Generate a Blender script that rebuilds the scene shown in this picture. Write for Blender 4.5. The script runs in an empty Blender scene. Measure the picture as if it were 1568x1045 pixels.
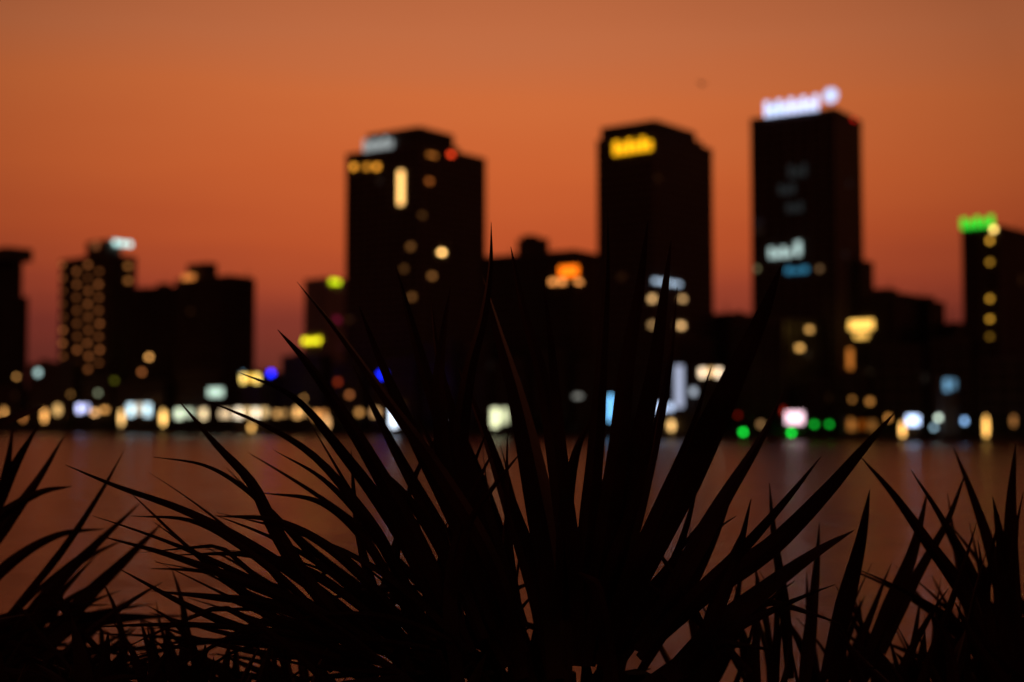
import bpy, math, random
from mathutils import Vector, Matrix
random.seed(7)
sc = bpy.context.scene
FP = 2178.0
PITCH = math.atan(128/FP)
CAM = Vector((0, 0, 6.0))
FWD = Vector((0, math.cos(PITCH), math.sin(PITCH)))
UP = Vector((0, -math.sin(PITCH), math.cos(PITCH)))
RT = Vector((1, 0, 0))
SH = 13.5
def ray(x, y):
    return FWD + RT*((x-784)/FP) + UP*((522.5-y)/FP)
def R(x, y, D):
    d = ray(x, y)
    return CAM + d*(D/d.y)
def lin(c):
    return tuple(((v/255)/12.92 if v/255 <= .04045 else ((v/255+.055)/1.055)**2.4) for v in c)
def bl(B):
    return (B**1.85 if B < .8 else B*1.0)*.92

# ---------------- materials
def newmat(name):
    m = bpy.data.materials.new(name); m.use_nodes = True
    nt = m.node_tree
    return m, nt, nt.nodes['Principled BSDF']
def surf(name, col, rough=.7, var=.3, scale=.3, spec=.3):
    m, nt, b = newmat(name)
    tc = nt.nodes.new('ShaderNodeTexCoord')
    n = nt.nodes.new('ShaderNodeTexNoise'); n.inputs['Scale'].default_value = scale
    n.inputs['Detail'].default_value = 5
    nt.links.new(tc.outputs['Object'], n.inputs['Vector'])
    r = nt.nodes.new('ShaderNodeValToRGB')
    r.color_ramp.elements[0].position = .3; r.color_ramp.elements[1].position = .7
    r.color_ramp.elements[0].color = tuple(c*(1-var) for c in col)+(1,)
    r.color_ramp.elements[1].color = tuple(c*(1+var) for c in col)+(1,)
    nt.links.new(n.outputs['Fac'], r.inputs['Fac'])
    nt.links.new(r.outputs['Color'], b.inputs['Base Color'])
    b.inputs['Roughness'].default_value = rough
    b.inputs['Specular IOR Level'].default_value = spec
    return m
_em = {}
def emis(col, s):
    s = round(s, 2)
    k = (col, s)
    if k not in _em:
        m, nt, b = newmat('lamp_light')
        l = lin(col)
        b.inputs['Base Color'].default_value = (.2, .2, .2, 1)
        b.inputs['Emission Color'].default_value = l+(1,)
        b.inputs['Emission Strength'].default_value = s
        m.cycles.emission_sampling = 'NONE'
        _em[k] = m
    return _em[k]
M_WALL = surf('dark_concrete', (.13, .115, .105), .8, .25, .05)
M_WALL_HAZE = surf('hazed_concrete', (.62, .46, .48), .8, .15, .05)  # aerial haze put into the wall colour: raised and tinted pink for distance
M_WALL3 = surf('light_concrete', (.21, .18, .17), .8, .15, .05)
M_GLASS = surf('facade_glass', (.03, .03, .032), .35, .2, .1, .35)
M_METAL = surf('dark_metal', (.06, .06, .06), .5, .2, 2)
M_TREE = surf('tree_leaves', (.04, .05, .025), .8, .4, .5)
M_SOIL = surf('soil', (.03, .02, .015), .95, .4, 6)
M_PAVE = surf('paving', (.12, .11, .10), .85, .2, 3)
M_STONE = surf('seawall_stone', (.10, .09, .085), .85, .3, .4)
def leafmat(name, c1, c2):
    m, nt, b = newmat(name)
    tc = nt.nodes.new('ShaderNodeTexCoord')
    n = nt.nodes.new('ShaderNodeTexNoise'); n.inputs['Scale'].default_value = 9
    nt.links.new(tc.outputs['Object'], n.inputs['Vector'])
    r = nt.nodes.new('ShaderNodeValToRGB')
    r.color_ramp.elements[0].position = .35; r.color_ramp.elements[1].position = .65
    r.color_ramp.elements[0].color = c1+(1,); r.color_ramp.elements[1].color = c2+(1,)
    nt.links.new(n.outputs['Fac'], r.inputs['Fac'])
    nt.links.new(r.outputs['Color'], b.inputs['Base Color'])
    b.inputs['Roughness'].default_value = .45
    b.inputs['Specular IOR Level'].default_value = .2
    return m
M_LEAF = leafmat('spiky_leaf', (.045, .014, .010), (.11, .034, .024))

# ---------------- mesh builder
class MB:
    def __init__(s): s.v = []; s.f = []; s.m = []; s.mats = []
    def mi(s, mat):
        if mat not in s.mats: s.mats.append(mat)
        return s.mats.index(mat)
    def add(s, vs, fs, mat, T=None):
        o = len(s.v)
        s.v += [tuple(T @ Vector(p)) if T else tuple(p) for p in vs]
        k = s.mi(mat)
        for f in fs: s.f.append([i+o for i in f]); s.m.append(k)
    def box(s, a, b, mat, T=None):
        x0, y0, z0 = a; x1, y1, z1 = b
        vs = [(x0,y0,z0),(x1,y0,z0),(x1,y1,z0),(x0,y1,z0),(x0,y0,z1),(x1,y0,z1),(x1,y1,z1),(x0,y1,z1)]
        s.add(vs, [(0,3,2,1),(4,5,6,7),(0,1,5,4),(1,2,6,5),(2,3,7,6),(3,0,4,7)], mat, T)
    def cyl(s, p0, p1, r0, r1, mat, n=10, T=None):
        p0 = Vector(p0); p1 = Vector(p1); d = (p1-p0).normalized()
        a = d.orthogonal().normalized(); b = d.cross(a)
        vs = []
        for p, r in ((p0, r0), (p1, r1)):
            for i in range(n):
                t = 2*math.pi*i/n
                vs.append(p+a*(r*math.cos(t))+b*(r*math.sin(t)))
        fs = [(i, (i+1) % n, n+(i+1) % n, n+i) for i in range(n)]
        fs += [tuple(range(n-1, -1, -1)), tuple(range(n, 2*n))]
        s.add(vs, fs, mat, T)
    def ball(s, c, r, mat, n=10, m=6, T=None, sq=(1,1,1)):
        vs = []; fs = []
        for j in range(m+1):
            ph = math.pi*j/m
            for i in range(n):
                t = 2*math.pi*i/n
                vs.append((c[0]+r*sq[0]*math.sin(ph)*math.cos(t), c[1]+r*sq[1]*math.sin(ph)*math.sin(t), c[2]+r*sq[2]*math.cos(ph)))
        for j in range(m):
            for i in range(n):
                fs.append((j*n+i, (j+1)*n+i, (j+1)*n+(i+1) % n, j*n+(i+1) % n))
        s.add(vs, fs, mat, T)
    def obj(s, name, parent=None, smooth=False, origin=None):
        o3 = Vector(origin) if origin is not None else Vector((0,0,0))
        me = bpy.data.meshes.new(name)
        me.from_pydata([tuple(Vector(p)-o3) for p in s.v], [], s.f)
        for m in s.mats: me.materials.append(m)
        for i, p in enumerate(me.polygons):
            p.material_index = s.m[i]; p.use_smooth = smooth
        me.update()
        ob = bpy.data.objects.new(name, me)
        ob.location = o3
        sc.collection.objects.link(ob)
        if parent: ob.parent = parent
        return ob
def empty(name, loc):
    e = bpy.data.objects.new(name, None); e.location = loc; e.empty_display_size = 1
    sc.collection.objects.link(e); return e

GZ = 1.6
def shore(x):
    k = x/1568
    return 1/((1-k)/1000 + k/450)

# ---------------- buildings
class Building:
    def __init__(s, name, xl, xs, xr, ytop, D, th=35, fh=3.6, bay=5, wall=None, glass=None, lit=.02, litcol=(255,170,90), litB=.12, top=None, seed=0):
        rnd = random.Random(seed*31+int(xl))
        th = math.radians(th); wall = wall or M_WALL; glass = glass or M_GLASS
        s.name = name
        X = (xs-784)/FP*D; tl = (xl-784)/FP; tr = (xr-784)/FP
        u = Vector((math.cos(th), -math.sin(th), 0)); v = Vector((math.sin(th), math.cos(th), 0))
        a = (X - tl*D)/(math.cos(th)+tl*math.sin(th))
        b = (tr*D - X)/(math.sin(th)-tr*math.cos(th)) if xr > xs+1 else 18
        b = min(b, 60)
        C = Vector((X, D, GZ)); L = C-u*a
        H = R(xs, ytop, D).z - GZ
        s.u, s.v, s.a, s.b, s.C, s.L, s.H = u, v, a, b, C, L, H
        s.root = empty(name, L)
        s.root.rotation_euler = (0, 0, math.atan2(u.y, u.x))
        m = MB()
        m.box((0,0,0), (a,b,H), glass)
        w = MB()
        nf = max(2, int(H/fh)); fh = H/nf
        for i in range(nf):
            z = i*fh
            w.box((-.25,-.25,z), (a+.25,b+.25,z+fh*.3), wall)
        w.box((-.5,-.5,H-.9), (a+.5,b+.5,H+1.1), wall)
        nb = max(2, int(a/bay)); nc = max(2, int(b/bay))
        for i in range(nb+1):
            x = a*i/nb
            w.box((x-.45,-.38,0), (x+.45,-.0,H-.95), wall)
            w.box((x-.45,b+.0,0), (x+.45,b+.38,H-.95), wall)
        for i in range(nc+1):
            y = b*i/nc
            w.box((a,y-.45,0), (a+.42,y+.45,H-.95), wall)
            w.box((-.42,y-.45,0), (0,y+.45,H-.95), wall)
        q = MB()
        em = emis(litcol, bl(litB)*1.3); em2 = emis((200,190,170), bl(litB))
        for i in range(nf-1):
            for j in range(nb):
                if rnd.random() < lit:
                    x0 = a*j/nb+.7; x1 = a*(j+1)/nb-.7
                    q.box((x0,-.08,i*fh+fh*.34), (x1,-.01,i*fh+fh*.95), em if rnd.random() < .7 else em2)
            for j in range(nc):
                if rnd.random() < lit:
                    y0 = b*j/nc+.7; y1 = b*(j+1)/nc-.7
                    q.box((a+.01,y0,i*fh+fh*.34), (a+.08,y1,i*fh+fh*.95), em if rnd.random() < .7 else em2)
        for k in range(rnd.randint(1, 3)):
            rx = rnd.uniform(.15, .7)*a; ry = rnd.uniform(.2, .7)*b
            w.box((rx,ry,H+.02), (rx+a*.16, ry+b*.15, H+rnd.uniform(1.8,4)), wall)
        for k in range(2):
            ax = rnd.uniform(.1,.9)*a; w.cyl((ax,b*.4,H), (ax,b*.4,H+rnd.uniform(4,8)), .22, .1, wall, 6)
        s.core = s._o(m, 'core'); s.fac = s._o(w, 'facade_frame')
        if q.v: s._o(q, 'lit_windows')
    def _o(s, mb, nm):
        o = mb.obj(nm, s.root); return o
    def local(s, P):
        d = P - s.L
        return Vector((d.dot(s.u), d.dot(s.v), P.z-GZ))
    def hit(s, x, y, face):
        n = -s.v if face == 'L' else s.u
        d = ray(x, y)
        t = n.dot(s.C-CAM)/n.dot(d)
        return s.local(CAM+d*t), d.y*t
    def panel(s, x, y, W, H, col, B, face='L', nm='lit_window', n=1):
        w = max(W-SH, 4); h = max(H-SH, 4)
        A, _ = s.hit(x-w/2, y-h/2, face); Bp, _ = s.hit(x+w/2, y+h/2, face)
        st = bl(B)*(W*H)/(w*h)*.85
        m = MB(); e = emis(col, st)
        if face == 'L':
            x0, x1 = min(A.x, Bp.x), max(A.x, Bp.x)
            for k in range(n):
                g = (x1-x0)/n
                m.box((x0+k*g+(.12*g if n>1 else 0), -.9, Bp.z), (x0+(k+1)*g-(.12*g if n>1 else 0), -.55, A.z-(.3*(A.z-Bp.z) if (n>1 and k%2) else 0)), e)
            m.box((x0,-.54,Bp.z+.1), (x1,-.44,Bp.z+.5), M_METAL)
        else:
            y0, y1 = min(A.y,Bp.y), max(A.y,Bp.y)
            for k in range(n):
                g = (y1-y0)/n
                m.box((s.a+.6, y0+k*g+(.12*g if n>1 else 0), Bp.z), (s.a+.9, y0+(k+1)*g-(.12*g if n>1 else 0), A.z), e)
        s._o(m, nm)
    def block(s, x0, x1, ytop, d0=.1, d1=.9, nm='roof_block', mat=None):
        A, _ = s.hit(x0, ytop, 'L'); Bp, _ = s.hit(x1, ytop, 'L')
        m = MB()
        m.box((A.x, s.b*d0, s.H+.03), (Bp.x, s.b*d1, max(A.z, s.H+1.2)), mat or M_WALL)
        m.box((A.x-.2, s.b*d0-.2, max(A.z, s.H+1.2)+.01), (Bp.x+.2, s.b*d1+.2, max(A.z, s.H+1.2)+.5), mat or M_WALL)
        s._o(m, nm)

WARM=(255,180,95); CREAM=(255,225,170); WHITE=(225,238,255); CYAN=(150,215,255); YEL=(255,190,40); BLUE=(15,35,255); GREEN=(20,230,60); RED=(255,50,25)

b0 = Building('apartment_building', -90, -20, 30, 400, shore(0)*1.08, 40, seed=1, lit=.01)
b0.block(-60, 5, 388)
b0b = Building('office_building', -40, 10, 40, 455, shore(20)*1.16, 40, seed=2, lit=.01)
b1 = Building('hotel_building', 90, 165, 205, 392, shore(120)*1.07, 38, seed=3, lit=0, bay=6)
b1.block(132, 166, 372, .0, .5)
b1.panel(187, 373, 44, 25, (190,235,230), .8, 'R', 'roof_sign', n=3)
for ci, cx in enumerate((97, 119, 136, 153)):
    for r in range(9):
        y = 406+r*20+(10 if ci % 2 else 0)
        if y > 566: continue
        if random.random() < .9: b1.panel(cx+random.uniform(-1,1), y, 18, 18, (255,150,80), random.uniform(.11,.22), 'L', 'balcony_light')
b1.panel(148, 376, 22, 22, (255,150,90), .2, 'L', 'balcony_light')
for y in (408, 430): b1.panel(195, y, 20, 20, (255,160,80), .25, 'R', 'balcony_light')
b2 = Building('apartment_building', 200, 270, 275, 441, shore(240)*1.08, 20, seed=4, lit=.003)
b2b = Building('apartment_building', 268, 350, 385, 424, shore(320)*1.09, 36, seed=5, lit=.003)
b2b.block(283, 315, 406, .1, .5)
b2b.panel(290, 425, 32, 20, (255,150,70), .42, 'L', 'roof_light')
b2c = Building('office_building', 340, 384, 388, 432, shore(360)*1.05, 20, seed=6, lit=.003)
b3 = Building('office_building', 466, 500, 534, 428, shore(500)*1.35, 36, seed=7, lit=.02, wall=M_WALL_HAZE, glass=M_WALL_HAZE, litcol=(255,120,160), litB=.12)
b3.panel(512, 432, 28, 22, (200,225,20), .72, 'R', 'roof_light')
b3.panel(478, 522, 42, 20, (230,220,30), .8, 'L', 'lit_sign', n=3)
b3.panel(515, 490, 22, 22, (200,40,90), .2, 'R', 'lit_window')
t1 = Building('hotel_tower', 529, 644, 742, 222, shore(640)*1.1, 36, seed=8, lit=.006, litB=.13, wall=M_WALL3)
t1.block(560, 640, 207, .02, .55)
t1.block(585, 615, 201, .2, .5)
m = MB()
m.box((t1.a-6, t1.b*.15, t1.H+.05), (t1.a-1, t1.b*.6, t1.H+4), M_WALL)
m.cyl((t1.a-3, t1.b*.55, t1.H+.1), (t1.a-3, t1.b*.55, t1.H+9), .3, .12, M_METAL, 6)
t1._o(m, 'roof_block')
t1.panel(580, 221, 60, 25, (205,215,215), .48, 'L', 'roof_sign', n=6)
for x, bb in ((543,.5), (563,.38), (578,.5)): t1.panel(x, 256, 20, 20, (255,165,50), bb, 'L', 'lit_window')
t1.panel(615, 288, 21, 64, (255,195,110), .9, 'L', 'lit_stairwell')
t1.panel(689, 237, 20, 20, (255,70,30), .6, 'R', 'beacon')
t1.panel(660, 238, 26, 20, (255,150,60), .36, 'R', 'lit_window')
t1.panel(656, 278, 20, 20, (255,140,60), .28, 'R', 'lit_window')
t1.panel(675, 387, 20, 20, (255,195,110), .85, 'R', 'lit_window')
for (x,y,bb) in ((630,378,.18),(645,330,.12),(660,423,.25),(620,412,.12),(632,455,.18)):
    t1.panel(x, y, 20, 20, (255,170,90), bb, 'L' if x < 644 else 'R', 'lit_window')
mb_ = Building('office_building', 738, 880, 917, 386, shore(830)*1.1, 34, seed=9, lit=.004)
mb_.block(790, 825, 368, .05, .4)
mb_.block(795, 812, 362, .1, .3)
mb_.panel(872, 416, 42, 28, (255,115,15), .9, 'L', 'lit_sign')
for x in (848, 862, 884): mb_.panel(x, 432, 22, 20, (255,160,80), .55, 'L' if x < 880 else 'R', 'lit_window')
t2 = Building('office_tower', 917, 1004, 1092, 206, shore(1000)*1.12, 38, seed=10, lit=.003, wall=M_WALL3)
t2.block(920, 1003, 198, .0, .7)
m = MB()
m.box((1, t2.b*.1, t2.H+1.2), (t2.a-.5, t2.b*.45, t2.H+4.8), M_WALL)
for k in range(7):
    m.box((t2.a-4, t2.b*(.1+.12*k), t2.H+.05), (t2.a-1, t2.b*(.16+.12*k), t2.H+random.uniform(2.5,6)), M_METAL)
m.cyl((t2.a*.8, t2.b*.3, t2.H), (t2.a*.8, t2.b*.3, t2.H+9), .4, .15, M_METAL, 6)
t2._o(m, 'roof_block')
t2.panel(970, 224, 74, 26, (255,180,20), .85, 'L', 'roof_sign', n=6)
t2.panel(1019, 433, 58, 25, (200,225,250), .75, 'R', 'lit_sign', n=4)
for (x,y,bb) in ((1000,458,.5),(1043,458,.42),(1000,498,.32),(1041,499,.58)):
    t2.panel(x, y, 21, 21, (255,200,130), bb, 'L' if x < 1004 else 'R', 'lit_window')
t3 = Building('office_tower', 1155, 1284, 1323, 170, shore(1240)*1.1, 34, seed=11, lit=.006, litcol=(150,190,220), litB=.08, wall=M_WALL3)
t3.block(1160, 1180, 156, .3, .6)
t3.panel(1213, 163, 98, 26, (200,215,255), .92, 'L', 'roof_sign', n=9)
A, _ = t3.hit(1273, 147, 'L')
m = MB(); m.cyl((A.x, -.9, A.z), (A.x, -.4, A.z), 3.0, 3.0, emis((200,215,255), 1.3), 20)
m.cyl((A.x, -.6, t3.H), (A.x, -.6, A.z-3.0), .3, .3, M_METAL, 8)
t3._o(m, 'round_roof_sign')
t3.panel(1305, 184, 18, 18, (255,30,20), .3, 'R', 'beacon')
t3.panel(1196, 387, 50, 27, (205,235,230), .6, 'L', 'lit_sign', n=4)
t3.panel(1223, 381, 22, 34, (205,235,230), .5, 'L', 'lit_sign')
t3.panel(1221, 414, 50, 20, (60,150,190), .42, 'L', 'lit_sign', n=3)
t3.panel(1256, 412, 20, 20, (160,120,80), .28, 'L', 'lit_window')
t3.panel(1160, 412, 18, 20, (180,170,120), .22, 'L', 'lit_window')
for (x,y,W_,H_) in ((1222,262,44,30),(1206,290,40,26),(1218,318,40,26)):
    t3.panel(x, y, W_, H_, (120,145,150), .14, 'L', 'lit_window', n=3)
pod = Building('office_building', 1290, 1320, 1338, 402, shore(1310)*1.16, 40, seed=12, lit=.01)
b4 = Building('apartment_building', 1088, 1125, 1158, 482, shore(1120)*1.25, 40, seed=13, lit=.01)
b5 = Building('apartment_building', 1318, 1375, 1412, 452, shore(1370)*1.12, 40, seed=14, lit=.01, litB=.12)
b5.block(1330, 1355, 444, .1, .5)
b6 = Building('apartment_building', 1400, 1425, 1447, 464, shore(1430)*1.18, 42, seed=15, lit=.01)
b6.block(1405, 1420, 456, .1, .5)
b7 = Building('apartment_building', 1440, 1465, 1485, 498, shore(1460)*1.18, 42, seed=16, lit=.01)
b5.panel(1320, 498, 50, 26, (255,195,90), .9, 'L', 'lit_sign')
b5.panel(1320, 514, 34, 22, (255,195,90), .6, 'L', 'lit_sign')
b5.panel(1303, 550, 21, 44, (255,150,60), .42, 'L', 'lit_sign')
b5.panel(1330, 575, 20, 20, (255,220,150), .7, 'L', 'lit_window')
t4 = Building('hotel_tower', 1479, 1536, 1640, 350, shore(1520)*1.06, 42, seed=17, lit=.004)
t4.panel(1498, 341, 66, 26, (10,225,50), .75, 'L', 'roof_light_band', n=5)
t4.panel(1523, 352, 20, 20, (255,210,110), .75, 'L', 'lit_window')
for k, y in enumerate((369, 402, 458, 489, 516, 572)):
    t4.panel(1517, y, 19, 19, (255,185,60), (.42,.28,.36,.36,.18,.42)[k], 'L', 'lit_window')
t5 = Building('office_building', 1120, 1200, 1300, 490, shore(1220)*1.05, 40, seed=18, lit=.004)
for (x,y,bb) in ((1237,505,.45),(1222,533,.52)):
    t5.panel(x, y, 21, 21, (255,190,100), bb, 'R', 'lit_window')

x = -120; k = 0
rl = random.Random(5)
while x < 1700:
    w = rl.uniform(50, 95)
    yt = rl.uniform(566, 596)
    if 30 < x < 80: yt = 556
    if 380 < x < 470: yt = rl.uniform(545, 560)
    if 440 < x < 1100: yt = rl.uniform(520, 560)
    if 1290 < x < 1500: yt = rl.uniform(520,560)
    Building('shop_house', x, x+w*.8, x+w+2, yt, shore(x+w*.5)*1.05, 42, fh=4, bay=5, seed=40+k, lit=.015, litB=.14)
    x += w; k += 1

# ---------------- waterfront lights
def street_lamp(x, y, W, H, col, B):
    D = shore(x)*1.006+1
    P = R(x, y, D); px = D/FP
    root = empty('street_lamp', (P.x, P.y, GZ))
    w = max(W-SH, 4)*px; h = max(H-SH, 4)*px
    r = w/2
    st = bl(B)*(W*H)/(max(W-SH,4)*max(H-SH,4))
    m = MB()
    zt = P.z-GZ
    m.cyl((0,0,0), (0,0,.5), .3, .25, M_METAL, 10)
    m.cyl((0,0,.5), (0,0,max(zt-h/2, .6)), .13, .08, M_METAL, 8)
    m.cyl((0,0,zt+h/2), (0,0,zt+h/2+.2), r*.8, r*.2, M_METAL, 10)
    m.obj('pole', root)
    m = MB()
    m.ball((0,0,zt), r, emis(col, st), 12, 8, sq=(1,1,h/w))
    m.obj('globe', root, True)
def kiosk(x, y, W, H, col, B, n=1):
    D = shore(x)*1.012+2
    P = R(x, y, D); px = D/FP
    w = max(W-SH, 4)*px; h = max(H-SH, 4)*px
    st = bl(B)*(W*H)/(max(W-SH,4)*max(H-SH,4))
    root = empty('waterfront_kiosk', (P.x, P.y, GZ))
    z0 = P.z-GZ-h/2; z1 = z0+h
    m = MB()
    m.box((-w/2-.4, .12, 0), (w/2+.4, 4, z1+.6), M_WALL)
    m.box((-w/2-.8, -.5, z1+.62), (w/2+.8, 4.4, z1+.9), M_METAL)
    if z0 > .4:
        m.box((-w/2-.2, -.2, 0), (w/2+.2, .1, min(1.0, z0-.1)), M_WALL)
    for sx in (-w/2-.35, w/2+.2):
        m.box((sx, -.3, 0), (sx+.15, -.15, z1+.6), M_METAL)
    m.obj('stall_body', root)
    m = MB(); cols = [col, (min(255,col[0]+20), max(0,col[1]-25), max(0,col[2]-60))]
    for k in range(n):
        g = w/n
        e = emis(cols[k % 2] if n > 2 else col, st*(1.2 if k % 2 == 0 else .7))
        m.box((-w/2+k*g+(.14*g if n>1 else 0), -.1, z0+(.2*h if k%2 else 0)), (-w/2+(k+1)*g-(.14*g if n>1 else 0), .1, z1), e)
    m.obj('lit_front', root)
L = street_lamp; K = kiosk
for a in [
 (25,577,18,18,WARM,.35),(58,571,22,24,(190,225,220),.5),(175,583,20,20,(120,120,30),.3),(228,547,20,20,WARM,.55),(217,570,20,20,(255,150,80),.3),
 (150,602,20,20,(190,200,160),.3),(415,572,22,22,BLUE,.88),(585,574,26,24,BLUE,.88),(517,585,20,20,(255,90,40),.25),(535,605,20,20,(255,150,80),.33),
 (6,632,18,28,WARM,.5),(68,637,20,34,WARM,.7),(88,628,24,30,(255,200,120),.55),(160,628,24,20,WARM,.5),(186,640,20,38,(255,200,120),.75),
 (250,640,21,38,(255,200,110),.8),(550,632,22,22,WARM,.42),(465,610,18,18,WARM,.3),(680,648,18,18,WHITE,.5),(885,607,28,20,(190,190,180),.3),
 (1138,662,20,20,GREEN,.75),(1212,663,20,20,GREEN,.78),(1247,650,20,20,GREEN,.45),(1270,650,20,20,GREEN,.4),(1130,636,18,18,RED,.16),
 (1382,660,20,42,(255,190,100),.8),(1437,640,21,21,(220,240,220),.65),(1430,655,20,20,(170,210,230),.45),(1477,645,20,22,(150,200,255),.6),
 (1510,655,20,50,(255,190,95),.8),(1332,615,22,22,(255,170,80),.36),(1305,612,20,20,(255,170,80),.25),(1303,650,20,32,(255,160,70),.3),(1165,650,22,22,(255,190,120),.28),
 (1028,652,22,30,(255,200,120),.7),(1360,640,20,22,(255,170,80),.4),(1552,645,20,30,(255,170,90),.3),(35,640,20,24,(255,160,80),.35),(108,604,18,18,WARM,.2),
 (385,655,20,24,(255,190,100),.6),(500,648,22,34,(255,190,120),.6),(1200,630,18,24,RED,.25)]:
    L(*a)
for a in [
 (330,601,36,26,(200,230,210),.6,1),(383,580,44,26,(255,215,110),.82,3),(372,577,20,26,CYAN,.6,1),(127,626,34,26,(200,205,255),.8,2),(213,628,52,32,(200,230,240),.92,3),
 (282,634,44,28,(220,235,200),.78,2),(318,634,40,28,CREAM,.72,2),(385,633,66,28,(255,235,200),.82,4),(345,634,30,24,(255,220,170),.5,1),(460,632,34,28,(255,190,110),.72,2),
 (490,636,36,26,(255,170,90),.62,2),(603,640,24,42,WHITE,.85,1),(765,640,42,42,(235,240,190),.9,2),(762,630,30,24,(200,230,30),.75,1),(935,625,20,52,(120,200,255),.75,1),
 (1040,592,26,78,(200,210,240),.5,1),(1088,571,50,26,(255,225,185),.82,3),(1086,613,46,44,(190,225,255),.82,2),(1018,625,44,26,(200,220,255),.8,2),(1076,651,26,28,(200,210,240),.7,1),
 (1217,640,40,32,(255,210,225),.8,1),(1320,652,60,28,(200,130,60),.38,3),(1398,644,32,28,(190,215,255),.92,1),(1455,590,34,32,(130,190,230),.48,2),(1063,600,24,24,WHITE,.35,1),
 (575,632,26,24,(255,190,120),.42,1),(145,632,22,20,(255,190,120),.5,1),(430,634,36,22,(255,190,110),.48,2)]:
    K(*a)

# ---------------- far trees (one mass)
tm = MB(); rt = random.Random(3)
for i in range(130):
    x = rt.uniform(-80, 1650); D = shore(x)*1.03+rt.uniform(-3, 6)
    P = R(x, 650, D); h = rt.uniform(5, 9.5)
    tm.cyl((P.x, P.y, GZ), (P.x+rt.uniform(-.4,.4), P.y, GZ+h*.6), .25, .12, M_TREE, 6)
    for k in range(70):
        an = rt.uniform(0, 6.28); rr = 3.0*math.sqrt(rt.random()); zz = GZ+h*.45+rt.random()*h*.55
        rr *= math.sin(max(.15, (zz-GZ-h*.35)/(h*.7))*3.0)+.2
        c = Vector((P.x+rr*math.cos(an), P.y+rr*math.sin(an), zz))
        a = Vector((rt.gauss(0,1), rt.gauss(0,1), rt.gauss(0,1))).normalized(); b = a.orthogonal().normalized()
        sz = rt.uniform(.4, .8)
        tm.add([c-a*sz, c+b*sz*.6, c+a*sz, c-b*sz*.6], [(0,1,2,3)], M_TREE)
tm.obj('distant_tree_row')

# ---------------- land, seawall, water, near ground
S0 = R(0, 650, 1000); S1 = R(1568, 650, 450)
sd = Vector((S1.x-S0.x, S1.y-S0.y, 0)).normalized(); sn = Vector((-sd.y, sd.x, 0))
if sn.y < 0: sn = -sn
A = Vector((S0.x, S0.y, 0))-sd*3500; B = Vector((S1.x, S1.y, 0))+sd*1200
def z(v, h): return (v.x, v.y, h)
m = MB(); m.add([z(A,GZ), z(B,GZ), z(B+sn*9000,GZ), z(A+sn*9000,GZ)], [(0,1,2,3)], M_PAVE); m.obj('far_bank_ground')
m = MB()
T = Matrix(((sd.x, sn.x, 0, A.x), (sd.y, sn.y, 0, A.y), (0,0,1,0), (0,0,0,1)))
Ls = (B-A).length
m.box((0,-.4,-1), (Ls,.35,GZ+.35), M_STONE, T)
m.box((0,-.6,GZ+.36), (Ls,.55,GZ+.6), M_STONE, T)
m.obj('seawall')
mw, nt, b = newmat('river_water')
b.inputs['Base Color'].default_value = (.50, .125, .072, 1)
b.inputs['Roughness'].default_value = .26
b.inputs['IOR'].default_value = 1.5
tc = nt.nodes.new('ShaderNodeTexCoord'); mp = nt.nodes.new('ShaderNodeMapping')
mp.inputs['Scale'].default_value = (.35, 1.0, 1)
nt.links.new(tc.outputs['Object'], mp.inputs['Vector'])
n1 = nt.nodes.new('ShaderNodeTexNoise'); n1.inputs['Scale'].default_value = .9; n1.inputs['Detail'].default_value = 4
n2 = nt.nodes.new('ShaderNodeTexNoise'); n2.inputs['Scale'].default_value = .06; n2.inputs['Detail'].default_value = 3
nt.links.new(mp.outputs[0], n1.inputs['Vector']); nt.links.new(mp.outputs[0], n2.inputs['Vector'])
mx = nt.nodes.new('ShaderNodeMath'); mx.operation = 'MULTIPLY_ADD'; mx.inputs[1].default_value = 5
nt.links.new(n2.outputs['Fac'], mx.inputs[0]); nt.links.new(n1.outputs['Fac'], mx.inputs[2])
bp = nt.nodes.new('ShaderNodeBump'); bp.inputs['Strength'].default_value = 1; bp.inputs['Distance'].default_value = .55
nt.links.new(mx.outputs[0], bp.inputs['Height']); nt.links.new(bp.outputs['Normal'], b.inputs['Normal'])
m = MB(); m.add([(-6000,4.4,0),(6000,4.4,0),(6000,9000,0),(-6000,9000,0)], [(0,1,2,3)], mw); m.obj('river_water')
m = MB(); m.add([(-12000,-3000,-4),(12000,-3000,-4),(12000,12000,-4),(-12000,12000,-4)], [(0,1,2,3)], M_SOIL); m.obj('ground')
m = MB()
m.box((-60,-40,-4), (60,1.2,4.7), M_PAVE)
m.box((-60,1.2,-4), (60,3.3,5.1), M_SOIL)
m.box((-60,1.1,4.702), (60,1.198,5.2), M_STONE)
m.add([(-60,3.3,5.1),(60,3.3,5.1),(60,9,-1.5),(-60,9,-1.5)], [(0,1,2,3)], M_STONE)
m.obj('riverbank_planting_bed')

# ---------------- bird
P = R(1075, 129, 120)
m = MB()
m.ball((0,0,0), .13, M_METAL, 8, 6, sq=(1,2.4,1))
m.ball((0,.3,.04), .07, M_METAL, 8, 5)
for sx in (-1, 1):
    m.add([(0,.12,.05),(sx*.35,.16,.2),(sx*.65,-.05,.1),(sx*.33,-.08,.18),(0,-.14,.05)], [(0,1,3,4),(1,2,3)], M_METAL)
m.add([(-.05,-.2,0),(.05,-.2,0),(.11,-.42,0),(-.11,-.42,0)], [(0,1,2,3)], M_METAL)
o = m.obj('bird'); o.location = P; o.rotation_euler = (.3, 0, .6)

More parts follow.
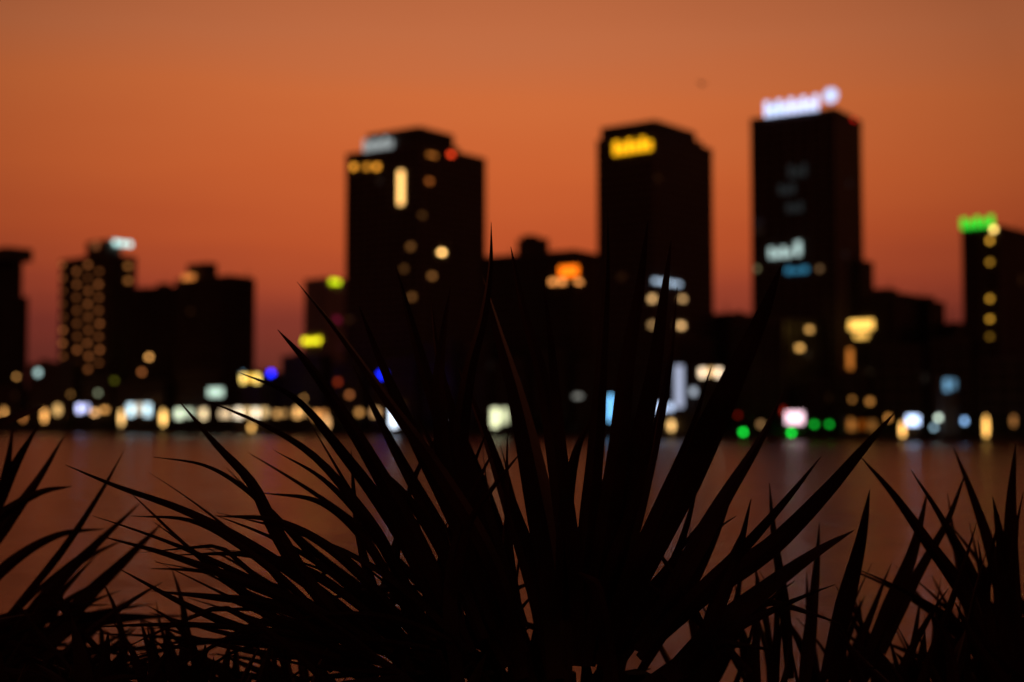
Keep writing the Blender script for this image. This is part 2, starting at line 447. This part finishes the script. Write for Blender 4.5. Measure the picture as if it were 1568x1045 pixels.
# ---------------- plants
def catmull(pts, n):
    P = [pts[0]*2-pts[1]]+pts+[pts[-1]*2-pts[-2]]
    out = []
    N = len(pts)-1
    for i in range(n+1):
        t = i/n*N; k = min(int(t), N-1); f = t-k
        p0,p1,p2,p3 = P[k:k+4]
        out.append(.5*((2*p1)+(p2-p0)*f+(2*p0-5*p1+4*p2-p3)*f*f+(3*p1-p0-3*p2+p3)*f**3))
    return out
rp = random.Random(11)
def blade(mb, spine, W, twist=None, fold=.3, tipp=.75):
    n = len(spine)-1
    twist = rp.uniform(-.7,.7) if twist is None else twist
    tw2 = rp.uniform(-.8,.8)
    vs = []; fs = []
    for i, p in enumerate(spine):
        t = i/n
        tan = (spine[min(i+1,n)]-spine[max(i-1,0)]).normalized()
        vd = (p-CAM).normalized()*.35+Vector((0,1,.15))*.65
        side = tan.cross(vd)
        if side.length < 1e-4: side = tan.orthogonal()
        side.normalize()
        side = Matrix.Rotation(twist+tw2*t, 3, tan) @ side
        nor = side.cross(tan).normalized()
        w = W*min(1, .55+1.5*t)*(max(0,1-t)**tipp)*1.12*.5
        w = max(w, .0004)
        vs += [p-side*w+nor*(w*fold), p-nor*(w*.1), p+side*w+nor*(w*fold)]
        if i:
            o = 3*(i-1)
            fs += [(o,o+1,o+4,o+3),(o+1,o+2,o+5,o+4)]
    mb.add(vs, fs, M_LEAF)
def key(mb, pts, W, D0=1.85, dD=None, **k):
    pts = pts[::-1]
    dD = rp.uniform(-.14,.22) if dD is None else dD
    n = len(pts)-1
    P = [R(x, y, D0+dD*(i/n)) for i,(x,y) in enumerate(pts)]
    blade(mb, catmull(P, 20), W*D0/FP, twist=rp.uniform(-.35,.35), **k)
def rnd_leaf(mb, bx, by, ang, Lp, Wp, D, droop=.2, dep=.35):
    px = D/FP
    base = R(bx, by, D)
    a = math.radians(ang); dy = rp.uniform(-dep, dep)*.6
    d = Vector((math.cos(a), dy, math.sin(a))).normalized()
    L_ = Lp*px
    side = math.cos(a)
    bow = Vector((-math.sin(a), 0, math.cos(a)))*rp.uniform(-.1,.1)
    kink = rp.random() < .12
    sp = []
    for i in range(15):
        t = i/14
        q = base+d*(L_*t)+Vector((side*.12*t*t*L_, 0, -droop*abs(side)*t*t*L_-.03*t*t*L_))+bow*(math.sin(t*3.1)*L_)
        if kink and t > .6: q += Vector((side*.1, 0, -.9))*((t-.6)*L_*.8)
        sp.append(q)
    blade(mb, sp, Wp*px)

main = MB()
keys = [
 ([(100,712),(180,745),(290,785),(400,845),(520,930),(600,1000)],22),
 ([(235,700),(310,712),(370,745),(430,800),(500,880)],12),
 ([(275,615),(330,680),(385,740),(420,810),(470,890),(560,1000)],28),
 ([(310,612),(400,650),(480,700),(550,780),(600,860),(660,980)],26),
 ([(425,505),(470,555),(530,640),(590,740),(650,850),(720,1000)],34),
 ([(455,432),(520,510),(600,620),(680,730),(760,870),(800,1020)],34),
 ([(605,405),(625,480),(650,570),(700,720),(750,880),(800,1040)],36),
 ([(365,570),(450,610),(520,690),(600,800),(680,950)],26),
 ([(752,340),(750,410),(738,490),(715,580),(705,700),(730,860)],30),
 ([(690,440),(678,520),(672,610),(690,750),(760,920)],30),
 ([(550,470),(590,570),(640,680),(700,800),(760,960)],34),
 ([(782,378),(800,470),(830,580),(850,700),(870,850),(880,1020)],38),
 ([(738,420),(765,510),(795,610),(820,720),(850,880),(860,1040)],66),
 ([(930,322),(928,430),(920,560),(910,700),(895,850),(880,1020)],36),
 ([(992,338),(980,440),(960,560),(945,700),(920,860),(890,1020)],42),
 ([(1028,368),(1015,470),(1000,580),(975,700),(940,850),(900,1020)],44),
 ([(1037,440),(1025,560),(1008,650),(985,750),(960,850),(930,1000)],30),
 ([(1197,405),(1170,480),(1130,570),(1080,680),(1020,800),(930,980)],64),
 ([(1200,600),(1160,680),(1110,760),(1060,850),(980,1000)],38),
 ([(1370,632),(1320,690),(1260,760),(1180,840),(1080,910),(980,1000)],42),
 ([(1257,700),(1210,760),(1140,840),(1060,920),(980,1010)],28),
 ([(1308,812),(1250,845),(1180,895),(1100,960),(1020,1040)],42),
 ([(1150,765),(1130,850),(1100,930),(1050,1030)],26),
 ([(832,430),(845,540),(860,700),(880,870),(890,1020)],28),
 ([(905,640),(880,700),(865,800),(860,950)],28),
 ([(560,700),(620,760),(680,850),(740,980)],30),
 ([(150,820),(260,850),(370,890),(470,930),(600,1000)],22),
 ([(230,905),(330,915),(430,930),(560,990)],22),
 ([(200,790),(300,800),(400,860),(500,950)],14),
 ([(265,850),(380,850),(480,880),(590,960)],18),
 ([(330,790),(430,800),(530,860),(640,980)],20),
 ([(420,690),(500,740),(580,830),(660,970)],20),
 ([(400,755),(490,770),(560,830),(620,930)],18),
 ([(180,870),(290,930),(400,975),(520,1010)],22),
 ([(540,560),(600,680),(660,790),(720,900),(780,1020)],38),
 ([(700,560),(740,660),(780,780),(820,900),(850,1040)],46),
 ([(640,640),(690,740),(740,840),(800,1000)],34),
 ([(1090,560),(1060,660),(1010,780),(960,900),(920,1020)],34),
 ([(1010,620),(990,720),(950,840),(900,980)],34),
 ([(660,460),(672,560),(700,660),(740,780),(800,960)],30),
 ([(800,690),(760,740),(720,800),(700,880),(690,960)],16),
 ([(690,640),(640,720),(610,820),(600,930)],16),
 ([(960,800),(1010,850),(1060,930),(1100,1010)],14),
 ([(470,640),(540,760),(590,850),(640,940)],18),
 ([(940,870),(1000,900),(1080,960),(1150,1030)],14),
]
for p, w in keys: key(main, p, w)
for i in range(22):
    rnd_leaf(main, rp.gauss(815,85), rp.uniform(1040,1120), rp.gauss(93,15), rp.uniform(260,500), rp.uniform(20,34), rp.uniform(1.8,2.1))
for i in range(44):
    rnd_leaf(main, rp.uniform(480,760), rp.uniform(980,1070), rp.uniform(130,172), rp.uniform(230,460), rp.uniform(11,20), rp.uniform(1.75,2.15), droop=rp.uniform(-.1,.28))
for i in range(14):
    rnd_leaf(main, rp.uniform(900,1060), rp.uniform(1020,1100), rp.uniform(38,80), rp.uniform(200,400), rp.uniform(16,26), rp.uniform(1.8,2.1))
for i in range(240):
    rnd_leaf(main, rp.uniform(-60,980), rp.uniform(1080,1150), rp.uniform(30,150), rp.uniform(60,150), rp.uniform(18,34), rp.uniform(1.8,2.2))
for i in range(26):
    rnd_leaf(main, rp.uniform(560,960), rp.uniform(960,1040), rp.uniform(20,160), rp.uniform(90,200), rp.uniform(8,14), rp.uniform(1.9,2.2))
st = R(820, 1060, 1.9)
for dx in (-.2,-.08,.05,.17):
    main.cyl((st.x+dx, 1.95, 5.08), (st.x+dx*.8, 1.93, st.z+.02), .02, .015, M_SOIL, 8)
main.obj('spiky_leaf_plant', None, False)

left = MB()
for p, w in [([(100,664),(60,730),(10,800),(-60,900)],26),([(70,622),(20,640),(-50,670)],20),([(60,650),(20,720),(-30,830)],24),
             ([(190,690),(150,760),(90,850),(0,960)],14),([(250,800),(190,860),(120,930),(40,1040)],32),([(215,770),(150,830),(80,900),(0,1000)],26),
             ([(20,655),(10,720),(-10,800)],18),([(110,745),(60,755),(0,790),(-60,850)],20),([(160,810),(90,820),(20,860),(-50,930)],22)]:
    key(left, p, w, D0=2.45)
for i in range(46):
    rnd_leaf(left, rp.uniform(-140,100), rp.uniform(980,1130), rp.uniform(15,75), rp.uniform(180,330), rp.uniform(14,26), rp.uniform(2.3,2.7), droop=.2)
for i in range(50):
    rnd_leaf(left, rp.uniform(-40,520), rp.uniform(1040,1110), rp.uniform(90,165), rp.uniform(110,220), rp.uniform(12,22), rp.uniform(2.0,2.4), droop=.2)
for dx in (-1.0,-.85,-.7): left.cyl((dx,2.4,5.08),(dx+.02,2.4,5.6),.02,.015,M_SOIL,8)
left.obj('spiky_leaf_plant')

right = MB()
for p, w in [([(1318,700),(1370,760),(1420,830),(1470,900),(1520,1000)],26),([(1460,685),(1490,760),(1520,850),(1545,960),(1555,1060)],30),
             ([(1332,750),(1318,830),(1295,920),(1265,1040)],34),([(1420,755),(1400,840),(1370,920),(1320,1040)],34),
             ([(1555,680),(1548,780),(1550,900),(1560,1040)],34),([(1395,720),(1440,790),(1490,880),(1530,990)],18),
             ([(1178,740),(1185,820),(1200,920),(1210,1040)],20),([(1480,720),(1450,800),(1400,890),(1350,1000)],20),
             ([(1255,800),(1250,880),(1240,980),(1230,1060)],26),([(1520,760),(1535,850),(1545,960),(1550,1050)],36)]:
    key(right, p, w, D0=2.2)
for i in range(50):
    rnd_leaf(right, rp.uniform(1060,1460), rp.uniform(1080,1170), rp.uniform(62,116), rp.uniform(150,320), rp.uniform(12,24), rp.uniform(2.1,2.5))
for i in range(50):
    rnd_leaf(right, rp.uniform(1460,1680), rp.uniform(1060,1170), rp.uniform(70,138), rp.uniform(180,360), rp.uniform(14,26), rp.uniform(2.1,2.6))
for i in range(50):
    rnd_leaf(right, rp.uniform(1420,1620), rp.uniform(1080,1150), rp.uniform(60,120), rp.uniform(80,170), rp.uniform(18,30), rp.uniform(2.1,2.4))
for dx in (.5,.75,.9): right.cyl((dx,2.3,5.08),(dx-.02,2.3,5.55),.02,.015,M_SOIL,8)
right.obj('spiky_leaf_plant')

# ---------------- world
w = bpy.data.worlds.new('World'); sc.world = w; w.use_nodes = True
nt = w.node_tree; nt.nodes.clear()
out = nt.nodes.new('ShaderNodeOutputWorld'); bg = nt.nodes.new('ShaderNodeBackground')
tc = nt.nodes.new('ShaderNodeTexCoord'); sp = nt.nodes.new('ShaderNodeSeparateXYZ')
nt.links.new(tc.outputs['Generated'], sp.inputs[0])
mp = nt.nodes.new('ShaderNodeMapping'); mp.inputs['Scale'].default_value = (1.5, 1.5, 10)
mp.inputs['Rotation'].default_value = (0, .12, 0)
nt.links.new(tc.outputs['Generated'], mp.inputs[0])
cn = nt.nodes.new('ShaderNodeTexNoise'); cn.inputs['Scale'].default_value = 1.6; cn.inputs['Detail'].default_value = 4
nt.links.new(mp.outputs[0], cn.inputs['Vector'])
z2 = nt.nodes.new('ShaderNodeMath'); z2.operation = 'MULTIPLY_ADD'; z2.inputs[1].default_value = 2.0
nt.links.new(sp.outputs['Z'], z2.inputs[0])
off = nt.nodes.new('ShaderNodeMath'); off.operation = 'MULTIPLY_ADD'; off.inputs[1].default_value = .12; off.inputs[2].default_value = -.06
nt.links.new(cn.outputs['Fac'], off.inputs[0]); nt.links.new(off.outputs[0], z2.inputs[2])
rp_ = nt.nodes.new('ShaderNodeValToRGB'); cr = rp_.color_ramp
stops = [(0,(64,28,34)),(.04,(78,32,36)),(.082,(96,38,38)),(.138,(124,46,40)),(.20,(160,63,41)),(.26,(186,79,40)),(.35,(202,95,46)),(.44,(208,107,55)),(.52,(198,110,66)),(.72,(172,92,55)),(.9,(112,64,46)),(1,(76,50,44))]
while len(cr.elements) < len(stops): cr.elements.new(.5)
for i, (p, c) in enumerate(stops): cr.elements[i].position = p; cr.elements[i].color = lin(c)+(1,)
nt.links.new(z2.outputs[0], rp_.inputs['Fac'])
ry = nt.nodes.new('ShaderNodeValToRGB'); c2 = ry.color_ramp
vals = [(0,.08),(.5,.14),(.8,.38),(.965,.64),(1,1.02)]
while len(c2.elements) < 5: c2.elements.new(.5)
for i_, (p, v) in enumerate(vals): c2.elements[i_].position = p; c2.elements[i_].color = (v, v, v*1.02, 1)
ym = nt.nodes.new('ShaderNodeMath'); ym.operation = 'MULTIPLY_ADD'; ym.inputs[1].default_value = .5; ym.inputs[2].default_value = .5
vr = nt.nodes.new('ShaderNodeVectorMath'); vr.operation = 'DOT_PRODUCT'
vr.inputs[1].default_value = Vector((-.02, 1, .11)).normalized()
nt.links.new(tc.outputs['Generated'], vr.inputs[0])
nt.links.new(vr.outputs['Value'], ym.inputs[0]); nt.links.new(ym.outputs[0], ry.inputs['Fac'])
mu = nt.nodes.new('ShaderNodeMix'); mu.data_type = 'RGBA'; mu.blend_type = 'MULTIPLY'; mu.inputs[0].default_value = 1
nt.links.new(rp_.outputs['Color'], mu.inputs[6]); nt.links.new(ry.outputs['Color'], mu.inputs[7])
nt.links.new(mu.outputs[2], bg.inputs['Color']); bg.inputs['Strength'].default_value = .98
sky = nt.nodes.new('ShaderNodeTexSky'); sky.sky_type = 'NISHITA'; sky.sun_disc = False
sky.sun_elevation = math.radians(0.5); sky.sun_rotation = 0
bg2 = nt.nodes.new('ShaderNodeBackground'); bg2.inputs['Strength'].default_value = .003
nt.links.new(sky.outputs[0], bg2.inputs['Color'])
ad = nt.nodes.new('ShaderNodeAddShader')
nt.links.new(bg.outputs[0], ad.inputs[0]); nt.links.new(bg2.outputs[0], ad.inputs[1]); nt.links.new(ad.outputs[0], out.inputs['Surface'])
sl = bpy.data.lights.new('sun', 'SUN'); sl.energy = .04; sl.angle = math.radians(4); sl.color = (1, .55, .3)
so = bpy.data.objects.new('sun', sl); so.rotation_euler = (math.radians(-88), 0, 0); so.location = (0, 50, 60)
sc.collection.objects.link(so)

# ---------------- camera
cd = bpy.data.cameras.new('camera'); cam = bpy.data.objects.new('camera', cd)
cam.location = CAM; cam.rotation_euler = (math.pi/2+PITCH, 0, 0)
cd.lens = 50; cd.sensor_width = 36; cd.clip_start = .05; cd.clip_end = 20000
cd.dof.use_dof = True; cd.dof.focus_distance = 1.86; cd.dof.aperture_fstop = 3.2
sc.collection.objects.link(cam); sc.camera = cam
sc.view_settings.view_transform = 'Standard'; sc.view_settings.look = 'None'; sc.view_settings.exposure = 0
